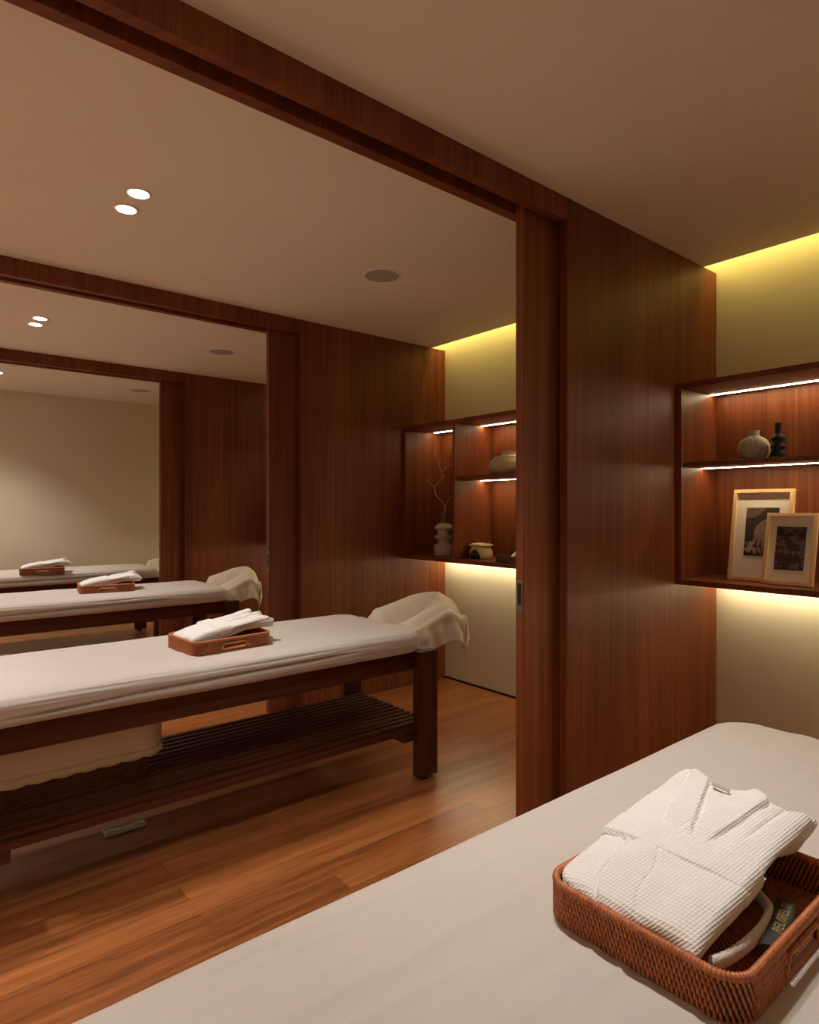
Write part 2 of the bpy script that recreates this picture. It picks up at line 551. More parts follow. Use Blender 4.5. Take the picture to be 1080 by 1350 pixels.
def mattress_mesh():
    HX, HY, RC = .965, .352, .105
    prof = [(.050, .618), (.022, .619), (.012, .624), (.006, .633), (.002, .643), (.000, .653), (.000, .662), (.000, .671), (.001, .680),
            (.003, .689), (.007, .698), (.013, .706), (.021, .7125), (.032, .717), (.046, .7195), (.065, .7205)]
    base = rrect(HX, HY, RC, 14, .016)
    N = len(base)
    # inward normal and corner-aware insetting through a scaled rounded rectangle with the same topology
    def ring(inset):
        return rrect_like(HX - inset, HY - inset, min(max(RC - inset, .012), HY - inset))
    def rrect_like(hx, hy, r):
        pts = []
        cs = [(hx - r, hy - r, 0), (-hx + r, hy - r, 90), (-hx + r, -hy + r, 180), (hx - r, -hy + r, 270)]
        nst = [max(2, int((2 * HX - 2 * RC) / .016)), max(2, int((2 * HY - 2 * RC) / .016))]
        for q, (cx, cy, a0) in enumerate(cs):
            for i in range(15):
                a = R(a0 + 90 * i / 14); pts.append((cx + r * math.cos(a), cy + r * math.sin(a)))
            nx, ny, na = cs[(q + 1) % 4]
            s0 = pts[-1]; s1 = (nx + r * math.cos(R(na)), ny + r * math.sin(R(na)))
            nn = nst[q % 2]
            for i in range(1, nn):
                f = i / nn
                pts.append((s0[0] + (s1[0] - s0[0]) * f, s0[1] + (s1[1] - s0[1]) * f))
        return pts
    fine = []
    for a, c in zip(prof, prof[1:]):
        for q in range(3):
            fine.append((a[0] + (c[0] - a[0]) * q / 3, a[1] + (c[1] - a[1]) * q / 3))
    rings = fine + [prof[-1]] + [(.065 + (.35199 - .065) * q / 34, .7207) for q in range(1, 35)]
    m = MB()
    vs = []
    for ri, (ins, z) in enumerate(rings):
        for (x, y) in ring(ins):
            zz = z; xx = x; yy = y
            side = 1 - smooth01(.0, .02, ins)
            if z < .7125:
                # lengthwise tension folds along the sides
                on_long = smooth01(.80, .60, abs(x)) if abs(y) > HY - .08 else 0
                n = noise.noise((x * 1.3 + 3, z * 46, 1 if y > 0 else 5)) * .0060 + noise.noise((x * 3, z * 110, 9)) * .0030
                cz = .664 + .006 * math.sin(x * 2.1) - .010 * smooth01(-.2, -.9, x)
                cre = math.exp(-((z - cz) / .006) ** 2) * .017 * smooth01(.62, .35, x)
                ro = noise.noise((x * 38, z * 30, 4)) * .0028 * smooth01(.45, .62, x) * smooth01(.70, .65, z) if z > .625 else 0
                dd = (n * (0.35 + .65 * on_long) - cre * on_long + ro)
                s = 1 if y > 0 else -1
                if abs(y) > HY - .1: yy = y + s * dd
                if abs(x) > HX - .1: xx = x + (1 if x > 0 else -1) * n * .12
                if z < .63: zz = z + noise.noise((x * 4, y * 4, 2)) * .003
            else:
                zz = z + noise.noise((x * 1.6, y * 15 + .9 * x, 3)) * .0030 + noise.noise((x * 3.2, y * 46 + x, 7)) * .0013
                k = smooth01(.712, .720, z) * smooth01(.95, .60, x)
                for (fy, ff, am, sd_) in ((13, 1.1, .0030, 11), (27, 1.7, .0022, 23), (52, 2.3, .0013, 31)):
                    q = noise.noise((x * ff + sd_, y * fy + x * 1.1, sd_))
                    zz += am * k * math.exp(-(q / .085) ** 2) * (.35 + .65 * smooth01(-.1, .3, noise.noise((x * 1.3, y * 5, sd_ + 3))))
            vs.append((xx + .033, yy, zz))
    fs = []
    K = len(rings)
    for i in range(K - 1):
        for j in range(N):
            a = i * N + j; b2 = i * N + (j + 1) % N; c = (i + 1) * N + (j + 1) % N; d = (i + 1) * N + j
            fs.append((a, b2, c, d))
    fs.append(tuple(j for j in range(N - 1, -1, -1)))
    m.add(vs, fs, 0, True)
    return m


MATT = None


def make_table():
    global MATT
    t = thing('massage_table', (0, 0, 0), 0, 'x', 'massage table')
    mattress_mesh().build('mattress', M['sheet'], t)['label'] = 'padded top under a tight pale linen sheet'
    W = .344
    for sx in (-1, 1):
        for sy in (-1, 1):
            q = MB()
            xa, xb = (.947, 1.066) if sx > 0 else (-1.066, -.947)
            ya, yb = (-W, -W + .046) if sy < 0 else (W - .046, W)
            q.box(xa, xb, ya, yb, .014, .6165)
            lg = q.build('leg', M['mahog_v'], t, .003)
            f = MB(); f.lathe([(0, 0), (.019, 0), (.021, .004), (.021, .0145), (0, .0145)], 20, c=((xa + xb) / 2 - .01, (ya + yb) / 2, 0))
            f.build('foot_pad', M['rubber'], lg)
    for sy in (-1, 1):
        q = MB(); ya, yb = (-.298, -.268) if sy < 0 else (.268, .298)
        q.box(-.955, .955, ya, yb, .526, .617); q.build('side_rail', M['mahog'], t, .003)
        q = MB(); ya, yb = (-.300, -.268) if sy < 0 else (.268, .300)
        q.box(-1.04, 1.04, ya, yb, .222, .250); q.build('lower_rail', M['mahog'], t, .002)
    for sx in (-1, 1):
        q = MB(); xa, xb = (.99, 1.02) if sx > 0 else (-1.02, -.99)
        q.box(xa, xb, -.299, .299, .545, .612); q.build('end_rail', M['mahog'], t, .003)
        q = MB(); xa, xb = (.893, .955) if sx > 0 else (-.775, -.705)
        q.box(xa, xb, -.296, .296, .182, .2225); q.build('cross_bearer', M['mahog'], t, .002)
    q = MB()
    n = 13
    for i in range(n):
        yc = -.272 + i * .544 / (n - 1)
        q.box(-1.052, 1.052, yc - .0125, yc + .0125, .250, .268)
    q.build('slatted_shelf', M['mahog'], t, .002)
    q = MB(); q.box(-.94, .94, -.268, .268, .600, .6175); q.build('top_board', M['mahog'], t)
    # headrest: two arms and a padded horseshoe tilted up
    for y in (-.09, .09):
        q = MB(); q.box(1.0, 1.22, y - .015, y + .015, .618, .636)
        q.build('headrest_arm', M['mahog'], t, .002)
    q = MB()
    pts = []
    for i in range(25):
        a = R(-90 + 180 * i / 24)
        pts.append((1.265 + .108 * math.cos(a), .108 * math.sin(a)))
    pts = [(1.00, -.108), (1.08, -.108), (1.17, -.108)] + pts + [(1.17, .108), (1.08, .108), (1.00, .108)]
    P3 = [(x, y, .664 + max(0, x - .98) * .21 - (.030 * smooth01(1.34, 1.06, x) if y < 0 else 0)) for x, y in pts]
    q.tube(P3, [.022, .030, .033] + [.036] * 25 + [.036, .036, .026], 14)
    q.build('headrest_cushion', M['sheet'], t)
    return t


table0 = make_table()
TABLES = [((.848, .471), 'massage table filling the foreground, pale sheet and no legs in view'),
          ((1.0, 2.642), 'dark wooden massage table with a lined wicker basket on its slatted shelf'),
          ((.960, 4.818), 'dark wooden massage table in the third bay, between second and farthest tables'),
          ((1.075, 6.770), 'farthest massage table, standing against the plain end wall')]
tabs = []
for i, ((x, y), lab) in enumerate(TABLES):
    if i == 0:
        o = dup(table0, (x, y, 0), 0, lab, 'row of massage tables'); tabs.append(o)
        for c in kids(o):
            if c.name.startswith('headrest'): bpy.data.objects.remove(c)
    elif i == 1:
        table0.location = (x, y, 0); table0['label'] = lab; table0['group'] = 'row of massage tables'; tabs.append(table0)
    else:
        tabs.append(dup(table0, (x, y, 0), 0, lab, 'row of massage tables'))


# ------------------------------------------------------------------ towel over the headrest
def towel_mesh():
    # plan coordinates local to the table; the horseshoe lies at x .99..1.34, |y| < .155
    m = MB()
    A0, A1, B0, B1 = .985, 1.555, -.335, .250     # unrolled ranges
    NU, NV = 84, 92
    def H(x, y):
        # signed distance to the U-shaped centre line
        q = abs(y) if x < 1.265 else math.hypot(x - 1.265, y)
        d = q - .108
        zc = .664 + (x - .98) * .21
        crest = .074
        if y < 0: crest -= .036 * smooth01(1.36, 1.08, x)          # near arm pressed lower than the far one
        else: crest += .012
        base = -.018 if d < 0 else -.030
        e = max(0.0, 1 - (d / .082) ** 2) ** .75
        z = zc + base + (crest - base) * e
        return z
    def fn(i, j):
        u = A0 + (A1 - A0) * i / (NU - 1); v = B0 + (B1 - B0) * j / (NV - 1)
        ex = 1.415; ey = -.163; ey2 = .163
        dx = max(0, u - ex); dyn = max(0, ey - v); dyp = max(0, v - ey2)
        xx = min(u, ex); yy = min(max(v, ey), ey2)
        z = H(xx, yy)
        if u < 1.03: z -= .09 * smooth01(1.03, .985, u) * (1 - smooth01(0, .06, dyn))
        rr = .022
        if dx > 0:
            xx = ex + rr * math.sin(min(dx / rr, PI / 2)) + dx * .10
            z -= (rr * (1 - math.cos(min(dx / rr, PI / 2))) + max(0, dx - rr * PI / 2)) * .92
        if dyn > 0:
            yy = ey - rr * math.sin(min(dyn / rr, PI / 2)) - dyn * .10 * (1 + .5 * math.sin(u * 20))
            z -= (rr * (1 - math.cos(min(dyn / rr, PI / 2))) + max(0, dyn - rr * PI / 2)) * .97
            xx += dyn * .16 * smooth01(1.20, 1.40, u) - dyn * .45 * smooth01(1.36, 1.43, u) - dyn * .06 * smooth01(1.1, .99, u)
        if dyp > 0:
            yy = ey2 + rr * math.sin(min(dyp / rr, PI / 2)) + dyp * .1
            z -= (rr * (1 - math.cos(min(dyp / rr, PI / 2))) + max(0, dyp - rr * PI / 2)) * .95
        if dx > 0 and dyn > 0:
            k = min(dx, dyn)
            xx -= k * .10; yy -= k * .05; z += k * .35
        # loose folds down the near flank, puckers inside the opening
        if dyn > 0:
            yy += (.006 * math.sin(u * 31 + dyn * 9) + .004 * math.sin(u * 67 - dyn * 14)) * min(1, dyn / .08)
        z += .004 * noise.noise((u * 8, v * 8, 2.2)) + .0010 * noise.noise((u * 24, v * 24, 4.1))
        if 0 < v < .085 and u < 1.33:
            z += .006 * math.sin(u * 88 + v * 20) * math.exp(-((v - .050) / .022) ** 2)
        if v < -.07:
            ph = (v * 60) + u * 14
            z += .0035 * math.sin(ph) * smooth01(-.07, -.13, v) * smooth01(-.26, -.20, v)
            yy -= .003 * math.sin(ph + 1) * smooth01(-.13, -.18, v) * smooth01(-.30, -.24, v)
        return (xx, yy, max(z, .40))
    m.grid(NU, NV, fn)
    return m


tw0 = towel_mesh().build('towel', M['towel'], None, 0, 2, 1, .007)
tag(tw0, 'x', 'towel', 'towels over the headrests')
TWL = ['cream towel draped on the headrest of the foreground table, out of frame',
       'cream towel draped over the headrest of the table with the wicker basket',
       'cream towel draped over the headrest of the third table, small, against dark wood',
       'cream towel on the farthest headrest, half hidden by the door leaf']
for i in (1, 2, 3):
    x, y = TABLES[i][0]
    if i == 1: o = tw0
    else: o = tw0.copy(); COL.objects.link(o)
    o.location = (x, y, 0); o['label'] = TWL[i]
    if i == 2:                                   # this headrest is pushed in closer to its table
        o.scale.x = .76; o.location.x = x + .985 * .24
        for c in kids(tabs[2]):
            if c.name.startswith('headrest'): c.scale.x = .76; c.location.x = .985 * .24


# ------------------------------------------------------------------ rattan trays
TL, TW_, TH, TR = .352, .276, .056, .035      # length (x), width (y), height, corner radius


def path_len(pts):
    L = [0]
    for i in range(len(pts)):
        a = pts[i]; c = pts[(i + 1) % len(pts)]
        L.append(L[-1] + math.hypot(c[0] - a[0], c[1] - a[1]))
    return L


def resample(pts, n):
    L = path_len(pts); out = []; k = 0
    for i in range(n):
        s = L[-1] * i / n
        while L[k + 1] < s: k += 1
        a = pts[k]; c = pts[(k + 1) % len(pts)]
        f = (s - L[k]) / max(1e-9, L[k + 1] - L[k])
        x = a[0] + (c[0] - a[0]) * f; y = a[1] + (c[1] - a[1]) * f
        tx, ty = c[0] - a[0], c[1] - a[1]; q = math.hypot(tx, ty)
        out.append((x, y, tx / q, ty / q))
    return out


def strand(m, p0, p1, w, nrm, mi=0):
    """a short stroke of cane from p0 to p1, bowed out along nrm"""
    p0 = Vector(p0); p1 = Vector(p1); nrm = Vector(nrm)
    t = (p1 - p0); sd = t.cross(nrm).normalized()
    vs = []
    for f, bow, ww in ((0, 0, .55), (.25, .8, 1), (.75, .8, 1), (1, 0, .55)):
        c = p0 + t * f
        h = bow * w * .8
        vs += [c - sd * w * .5 * ww, c - sd * w * .28 * ww + nrm * (h + w * .22), c + sd * w * .28 * ww + nrm * (h + w * .22), c + sd * w * .5 * ww]
    fs = []
    for i in range(3):
        for k in range(3):
            a = i * 4 + k; fs.append((a, a + 1, a + 5, a + 4))
    m.add(vs, fs, mi, True)


def slot_hit(x, y, z):
    return abs(abs(y) - TW_ / 2) < .02 and abs(x - .0) < .052 and .008 < z < .039


def make_tray():
    t = thing('rattan_tray', (0, 0, 0), 0, 'x', 'tray')
    out_ = rrect(TL / 2 - .004, TW_ / 2 - .004, TR, 10, .006)
    # dark core wall with a handle slot on both long sides
    m = MB()
    npp = 260
    base = resample(out_, npp)
    zs = [0.002, .010, .032, .044, TH - .004]
    for i in range(npp):
        a = base[i]; c = base[(i + 1) % npp]
        mx, my = (a[0] + c[0]) / 2, (a[1] + c[1]) / 2
        for k in range(4):
            zc = (zs[k] + zs[k + 1]) / 2
            if slot_hit(mx, my, zc) and k == 1: continue
            vs = []
            for (x, y, tx, ty) in (a, c):
                for off in (-.0018, .0018):
                    for z in (zs[k], zs[k + 1]):
                        vs.append((x + ty * off, y - tx * off, z))
            m.add(vs, [(0, 1, 3, 2), (4, 6, 7, 5), (0, 4, 5, 1), (2, 3, 7, 6), (0, 2, 6, 4), (1, 5, 7, 3)], 1)
    # woven strokes, outside and inside, rows staggered by half a step
    ns = 188
    st = resample(out_, ns)
    rows = 6
    rh = (TH - .006) / rows
    for r in range(rows):
        for i in range(ns):
            x, y, tx, ty = st[i]
            ph = .5 * (r % 2)
            L = path_len(out_)[-1] / ns if i == 0 and r == 0 else L
            for side in (1, -1):
                nx, ny = ty * side, -tx * side
                x0 = x + tx * L * ph; y0 = y + ty * L * ph
                z0 = .001 + r * rh - .001; z1 = min(z0 + rh * 1.30, TH - .003)
                if slot_hit(x0, y0, (z0 + z1) / 2): continue
                sl = .0011
                strand(m, (x0 + nx * .0016 + tx * sl, y0 + ny * .0016 + ty * sl, z0), (x0 + nx * .0016 - tx * sl, y0 + ny * .0016 - ty * sl, z1),
                       .0035, (nx, ny, 0), 0)
    m.build('woven_wall', [M['rattan'], M['rattan_dark']], t)
    # rim wrapped with cane
    def wrap(pts, rad, turns_len, closed=True):
        q = MB(); n = int(path_len(pts)[-1] / turns_len) * 4
        rs = resample(pts, n)
        P3 = [(x, y, 0) for x, y, _, _ in rs]
        rr = [rad * (.80, 1.0, 1.06, .95)[i % 4] for i in range(n)]
        return P3, rr
    P3, rr = wrap(out_, .0056, .0046)
    q = MB(); q.tube([(x, y, TH - .004) for x, y, z in P3], rr, 8, 0, True)
    q.build('wrapped_rim', M['rattan'], t)
    for sy in (-1, 1):
        q = MB()
        n = 100
        pts = []; rr = []
        for i in range(n):
            f = i / (n - 1)
            x = -.062 + .124 * f
            zz = .0355 - .022 * (smooth01(.14, 0, f) + smooth01(.86, 1, f))
            pts.append((x, sy * (TW_ / 2 - .0005), zz)); rr.append(.0042 * (.80, 1.0, 1.06, .95)[i % 4])
        q.tube(pts, rr, 8)
        q.build('handle', M['rattan'], t)['label'] = 'wrapped arched edge of the hand slot'
    # woven floor, mitred
    m = MB()
    hx, hy = TL / 2 - .006, TW_ / 2 - .006
    rr_ = rrect(hx + .001, hy + .001, TR - .002, 10, .02); nr = len(rr_)
    m.add([(x, y, .003) for x, y in rr_] + [(x, y, .0065) for x, y in rr_], [tuple(range(nr - 1, -1, -1)), tuple(range(nr, 2 * nr))], 1)
    nx_ = int(2 * hx / .0078); ny_ = int(2 * hy / .0042)
    for i in range(nx_):
        for j in range(ny_):
            x = -hx + .004 + i * .0078; y = -hy + .002 + j * .0042
            if hx - abs(x) > hy - abs(y):           # long-side fields: strokes run across
                continue
            xx = x + (.0039 if j % 2 else 0)
            if abs(xx) > hx - .006 or (hx - abs(xx) < .018 and hy - abs(y) < .018): continue
            strand(m, (xx - .0047, y - .001, .0066), (xx + .0047, y + .001, .0066), .0031, (0, 0, 1))
    nx_ = int(2 * hx / .0042); ny_ = int(2 * hy / .0078)
    for i in range(nx_):
        for j in range(ny_):
            x = -hx + .002 + i * .0042; y = -hy + .004 + j * .0078
            if hx - abs(x) <= hy - abs(y): continue
            yy = y + (.0039 if i % 2 else 0)
            if abs(yy) > hy - .006 or (hx - abs(x) < .018 and hy - abs(yy) < .018): continue
            strand(m, (x - .001, yy - .0047, .0066), (x + .001, yy + .0047, .0066), .0031, (0, 0, 1))
    m.build('woven_base', [M['rattan'], M['rattan_dark']], t)
    return t


ZT = .7215
tray0 = make_tray()
TRAYS = [((.896, .440), 0.0), ((1.082, 2.588), R(3.9)), ((1.185, 4.835), R(-9)), ((1.065, 6.545), R(-8))]
TRL = ['woven rattan tray in the foreground holding a robe and a black tube',
       'woven rattan tray with robe on the table above the wicker basket',
       'woven rattan tray with robe on the third table',
       'woven rattan tray with robe on the farthest table by the end wall']
for i, ((x, y), rz) in enumerate(TRAYS):
    if i == 0:
        tray0.location = (x, y, ZT); tray0['label'] = TRL[0]; tray0['group'] = 'rattan trays'
    else:
        dup(tray0, (x, y, ZT), rz, TRL[i], 'rattan trays')


# ------------------------------------------------------------------ folded waffle robes
def slab(m, x0, x1, yfun, bot, top, nx=90, ny=60, n=3.2, seed=0, amp=.0012, detail=None, warp=None):
    """thick folded cloth: rounded rectangle in plan, superelliptic edges; bot(x), top(x,y) give its two faces"""
    L = x1 - x0
    def prof(f):           # denser towards the edges
        return .55 * f + .45 * (.5 - .5 * math.cos(PI * f))
    def pt(i, j, up):
        fx = prof(i / (nx - 1)); fy = prof(j / (ny - 1))
        x = x0 + L * fx
        ya, yb = yfun(x)
        y = ya + (yb - ya) * fy
        ex = abs(2 * fx - 1); ey = abs(2 * fy - 1)
        # rounding measured in metres from the edge
        dx = min(x - x0, x1 - x); dy = min(y - ya, yb - y)
        rr = .011
        qx = max(0, 1 - dx / rr); qy = max(0, 1 - dy / rr)
        k = math.sqrt(max(0, 1 - min(1, math.hypot(qx, qy)) ** 2))
        zb, zt = bot(x), top(x, y)
        mid = (zb + zt) / 2; h = (zt - zb) / 2
        w = amp * noise.noise((x * 28 + seed, y * 28, seed)) + amp * 1.3 * noise.noise((x * 9, y * 9 + seed, 3))
        dz = detail(x, y) if (detail and up) else 0
        xo, yo = warp(x, y) if warp else (0, 0)
        return (x + xo, y + yo, mid + (h * k + (dz + w) * k) * (1 if up else -1) + (0 if up else 2 * w * k))
    m.grid(nx, ny, lambda i, j: pt(i, j, True))
    o = len(m.v)
    m.grid(nx, ny, lambda i, j: pt(nx - 1 - i, j, False))


def robe_top(x):
    # local to the tray: low at the left end, rising to rest on the right-hand rim
    pts = [(-.18, .050), (-.150, .062), (-.10, .078), (-.05, .088), (.0, .094), (.05, .100), (.10, .107), (.15, .114), (.19, .117), (.25, .117)]
    for (a, za), (c, zc) in zip(pts, pts[1:]):
        if x <= c:
            f = max(0, (x - a) / (c - a)); return za + (zc - za) * f
    return pts[-1][1]


def robe_bot(x):
    return .012 + .052 * smooth01(-.12, .150, x) - .004 * smooth01(.19, .24, x)


def seg_dist(p, a, c):
    ax, ay = a; cx, cy = c
    t = max(0, min(1, ((p[0] - ax) * (cx - ax) + (p[1] - ay) * (cy - ay)) / ((cx - ax) ** 2 + (cy - ay) ** 2)))
    return math.hypot(p[0] - ax - t * (cx - ax), p[1] - ay - t * (cy - ay))


def make_robe():
    t = thing('bathrobe', (0, 0, 0), 0, 'x', 'robe')
    m = MB()
    f1 = lambda x: robe_bot(x) + (robe_top(x) - robe_bot(x)) * .36
    f2 = lambda x: robe_bot(x) + (robe_top(x) - robe_bot(x)) * .66
    def warp(x, y):
        k = smooth01(.06, .19, x)
        e = .010 * math.sin(y * 62 + 1.0) + .006 * math.sin(y * 27)
        return (e * k - .004 * smooth01(-.10, -.16, x) * math.sin(y * 40), .004 * math.sin(x * 30) * smooth01(.02, .10, abs(y)))
    rc = lambda x: .034 * (1 - math.sqrt(max(0, 1 - (max(0, min(1, (-.130 - x) / .035))) ** 2)))
    side = lambda x: -.058 - .020 * smooth01(.09, .15, x)
    slab(m, -.160, .226, lambda x: (side(x) + .05 * max(0, x - .15), .124 - rc(x)), robe_bot, lambda x, y: f1(x) + .004, 110, 60, seed=3, warp=warp)
    slab(m, -.162, .214, lambda x: (side(x) - .008, .126 - rc(x)), lambda x: f1(x) - .001, lambda x, y: f2(x) + .004, 110, 60, seed=8, warp=lambda x, y: (warp(x, y)[0] * .7, warp(x, y)[1]))

    def lap(x):   # front edge of the overlapping panel, below the belt
        return .088 - .26 * (-.047 - x) - .9 * max(0, -.10 - x) ** 2 - .004 * math.sin(x * 60)

    def detail(x, y):
        z = 0
        if x < -.03:
            z += .0050 * smooth01(.0020, -.0020, y - lap(x) + .002) * smooth01(-.03, -.05, x)
            z -= .0034 * math.exp(-((y - lap(x) - .002) / .0022) ** 2)
            z -= .0016 * math.exp(-((y - lap(x) + .055) / .0022) ** 2)
            z -= .0050 * math.exp(-((y - .076 - .25 * (x + .05)) / .007) ** 2) * smooth01(-.085, -.045, x)
            z += .004 * math.sin(y * 45 + x * 12) * .5
        else:
            # shawl collar: two bands running up to the neck
            for s_ in (1, -1):
                a = (.010, .026 + s_ * .010); c = (.172, .036 + s_ * .050)
                d = seg_dist((x, y), a, c)
                z += .0056 * smooth01(.021, .017, d) * smooth01(.010, .05, x)
                z -= .0022 * math.exp(-((d - .0225) / .0022) ** 2) * smooth01(.015, .05, x)
            # soft hollow at the neck, shoulder and sleeve swells
            z -= .009 * math.exp(-((y - .036) / .026) ** 2 - ((x - .195) / .035) ** 2)
            z += .009 * math.exp(-((y - .115) / .026) ** 2 - ((x - .165) / .05) ** 2)
            z += .006 * math.exp(-((y + .020) / .022) ** 2 - ((x - .165) / .05) ** 2)
            z += .005 * math.exp(-((y + .070) / .022) ** 2 - ((x - .130) / .06) ** 2)
            z -= .003 * math.exp(-((y + .046 + .12 * (x - .1)) / .003) ** 2) * smooth01(.05, .09, x)
        return z
    slab(m, -.164, .192, lambda x: (-.085 + .030 * max(0, x - .12), .128 - rc(x) - .10 * max(0, x - .165)), lambda x: f2(x) - .001, lambda x, y: robe_top(x) - .007 * smooth01(.05, .12, abs(y - .02)),
         250, 170, seed=1, amp=.0012, detail=detail, warp=lambda x, y: (warp(x, y)[0] * 1.2, warp(x, y)[1]))
    body = m.build('body', M['waffle'], t)
    # sash wrapped across the folded robe
    q = MB()
    slab(q, -.049, .016, lambda x: (-.0875, .1305), lambda x: f2(x) - .010, lambda x, y: robe_top(x) + .0062 - .006 * smooth01(.05, .12, abs(y - .02)), 60, 110, seed=5, amp=.0008)
    q.build('sash', M['waffle'], t)
    # loose end of the sash looping out into the tray
    q = MB()
    ctl = [(.095, -.022, .022), (.080, -.040, .022), (.064, -.062, .023), (.040, -.082, .025), (-.006, -.092, .028), (-.058, -.095, .031), (-.105, -.092, .033), (-.138, -.086, .036)]
    pts = []
    for i in range(len(ctl) - 1):
        p0 = Vector(ctl[max(0, i - 1)]); p1 = Vector(ctl[i]); p2 = Vector(ctl[i + 1]); p3 = Vector(ctl[min(len(ctl) - 1, i + 2)])
        for k in range(10):
            s = k / 10
            pts.append(.5 * ((2 * p1) + (p2 - p0) * s + (2 * p0 - 5 * p1 + 4 * p2 - p3) * s * s + (3 * p1 - p0 - 3 * p2 + p3) * s ** 3))
    pts.append(Vector(ctl[-1]))
    q.tube(pts, [.0095 * (1 + .05 * math.sin(i * 2.1)) for i in range(len(pts))], 12, flat=(.62, 1.0))
    q.build('sash_end', M['terry'], t)
    q = MB(); zl = robe_top(.165)
    a = Vector((.169, .057, zl + .0030)); c = Vector((.165, .026, zl + .0012))
    dr = (c - a).normalized(); sd = Vector((.0045, .0009, .0006))
    vs = [a - sd, a + sd, c + sd, c - sd]; vs = vs + [v + Vector((0, 0, .0022)) for v in vs]
    q.add(vs, [(0, 1, 2, 3), (7, 6, 5, 4), (0, 4, 5, 1), (1, 5, 6, 2), (2, 6, 7, 3), (3, 7, 4, 0)])
    q.build('collar_tag', M['tagm'], t, .0006)['label'] = 'small grey woven tag at the neck'
    return t


robe0 = make_robe()
RBL = ['folded white waffle robe in the foreground tray beside the black tube',
       'folded white waffle robe in the tray above the wicker basket',
       'folded white waffle robe in the tray on the third table',
       'folded white waffle robe in the tray on the farthest table']
for i, ((x, y), rz) in enumerate(TRAYS):
    if i == 0:
        robe0.location = (x, y, ZT); robe0['label'] = RBL[0]; robe0['group'] = 'folded robes in trays'
    else:
        dup(robe0, (x, y, ZT), rz, RBL[i], 'folded robes in trays')

# ------------------------------------------------------------------ black tube in the foreground tray
tb = thing('toiletry_tube', (.912, .337, ZT + .0115), R(12), 'small black tube with gold lettering lying in the foreground tray', 'tube')
m = MB()
def tube_fn(i, j):
    f = i / 15; x = -.046 + .112 * f
    a = 2 * PI * j / 24
    w = .0148 * (.92 + .1 * math.sin(PI * f)) * (1 if f < .93 else 1 - 1.8 * (f - .93))
    h = .0120 * (1 - .55 * f ** 2) * (1 if f < .93 else 1 - 3.5 * (f - .93))
    n = 1 + .03 * noise.noise((x * 60, a * 2, 1))
    return (x, w * math.cos(a) * n, .0125 + h * math.sin(a) * n)
m.grid(16, 24, tube_fn, closev=True)
m.add([tube_fn(0, j) for j in range(24)], [tuple(range(24))]); m.add([tube_fn(15, j) for j in range(24)], [tuple(range(23, -1, -1))])
body = m.build('body', M['black_pack'], tb)
m = MB()
m.grid(5, 24, lambda i, j: (-.064 + .018 * i / 4, (.0145, .0155, .0155, .0165, .017)[i] * math.cos(2 * PI * j / 24), .0125 + (.0105, .0115, .0115, .0117, .0118)[i] * math.sin(2 * PI * j / 24)), closev=True)
m.add([(-.064, .0145 * math.cos(2 * PI * j / 24), .0125 + .0105 * math.sin(2 * PI * j / 24)) for j in range(24)], [tuple(range(24))])
m.build('cap', M['black_pack'], tb, 0)
m = MB()
rs = random.Random(3)
def top_z(x, y):
    f = (x + .046) / .112; w = .0148 * (.92 + .1 * math.sin(PI * f)); h = .0120 * (1 - .55 * f ** 2)
    s = max(0, 1 - (y / w) ** 2); return .0125 + h * math.sqrt(s) + .0014
def quad(x0, x1, y0, y1):
    m.add([(x0, y0, top_z(x0, y0)), (x1, y0, top_z(x1, y0)), (x1, y1, top_z(x1, y1)), (x0, y1, top_z(x0, y1))], [(0, 1, 2, 3)])
for i in range(9):                       # worn gold characters, one after the other along the tube
    xa = -.034 + i * .0098; w_ = .0068
    ya, yb = -.0085, .0030
    k = i % 4
    quad(xa, xa + .0016, ya, yb)
    if k in (0, 1, 3): quad(xa, xa + w_, yb - .0018, yb)
    if k in (1, 2): quad(xa, xa + w_, ya, ya + .0018)
    if k in (0, 3): quad(xa + w_ - .0016, xa + w_, ya, yb)
    if k in (1, 0): quad(xa, xa + w_ * .8, (ya + yb) / 2 - .0008, (ya + yb) / 2 + .0008)
m.build('lettering', M['gold'], tb)['label'] = 'worn gold lettering'

# ------------------------------------------------------------------ wicker basket with a lining under the second table
bk = thing('wicker_basket', (.515, 2.700, .268), 0, 'wicker laundry basket with pale cloth lining on the slatted shelf under the table', 'basket')
BX, BY, BH = .312, .185, .215
def bk_ring(f, off=0.0):
    s = .86 + .14 * f
    return rrect_s(BX * s + off, BY * s + off, .10 * s)
def rrect_s(hx, hy, r, n_arc=10, nl=30):
    pts = []
    cs = [(hx - r, hy - r, 0), (-hx + r, hy - r, 90), (-hx + r, -hy + r, 180), (hx - r, -hy + r, 270)]
    for q, (cx, cy, a0) in enumerate(cs):
        for i in range(n_arc + 1):
            a = R(a0 + 90 * i / n_arc); pts.append((cx + r * math.cos(a), cy + r * math.sin(a)))
        nx, ny, na = cs[(q + 1) % 4]
        s0 = pts[-1]; s1 = (nx + r * math.cos(R(na)), ny + r * math.sin(R(na)))
        for i in range(1, nl):
            f = i / nl; pts.append((s0[0] + (s1[0] - s0[0]) * f, s0[1] + (s1[1] - s0[1]) * f))
    return pts
m = MB()
rows = 30
def bfn(i, j):
    f = i / (rows * 2)
    ring = bk_ring(f)
    x, y = ring[j]
    st = math.cos(j * PI / 2.0) * .5 + .5
    ph = 1 if (i // 2) % 2 else -1
    o_ = (.0022 if i % 2 else -.001) + .0034 * ph * math.cos(j * PI / 3)
    L = math.hypot(x, y)
    return (x + o_ * x / L, y + o_ * y / L, BH * f)
NB = len(bk_ring(1))
m.grid(rows * 2 + 1, NB, bfn, closev=True)
m.add([(x, y, .004) for x, y in bk_ring(0)], [tuple(range(NB))])
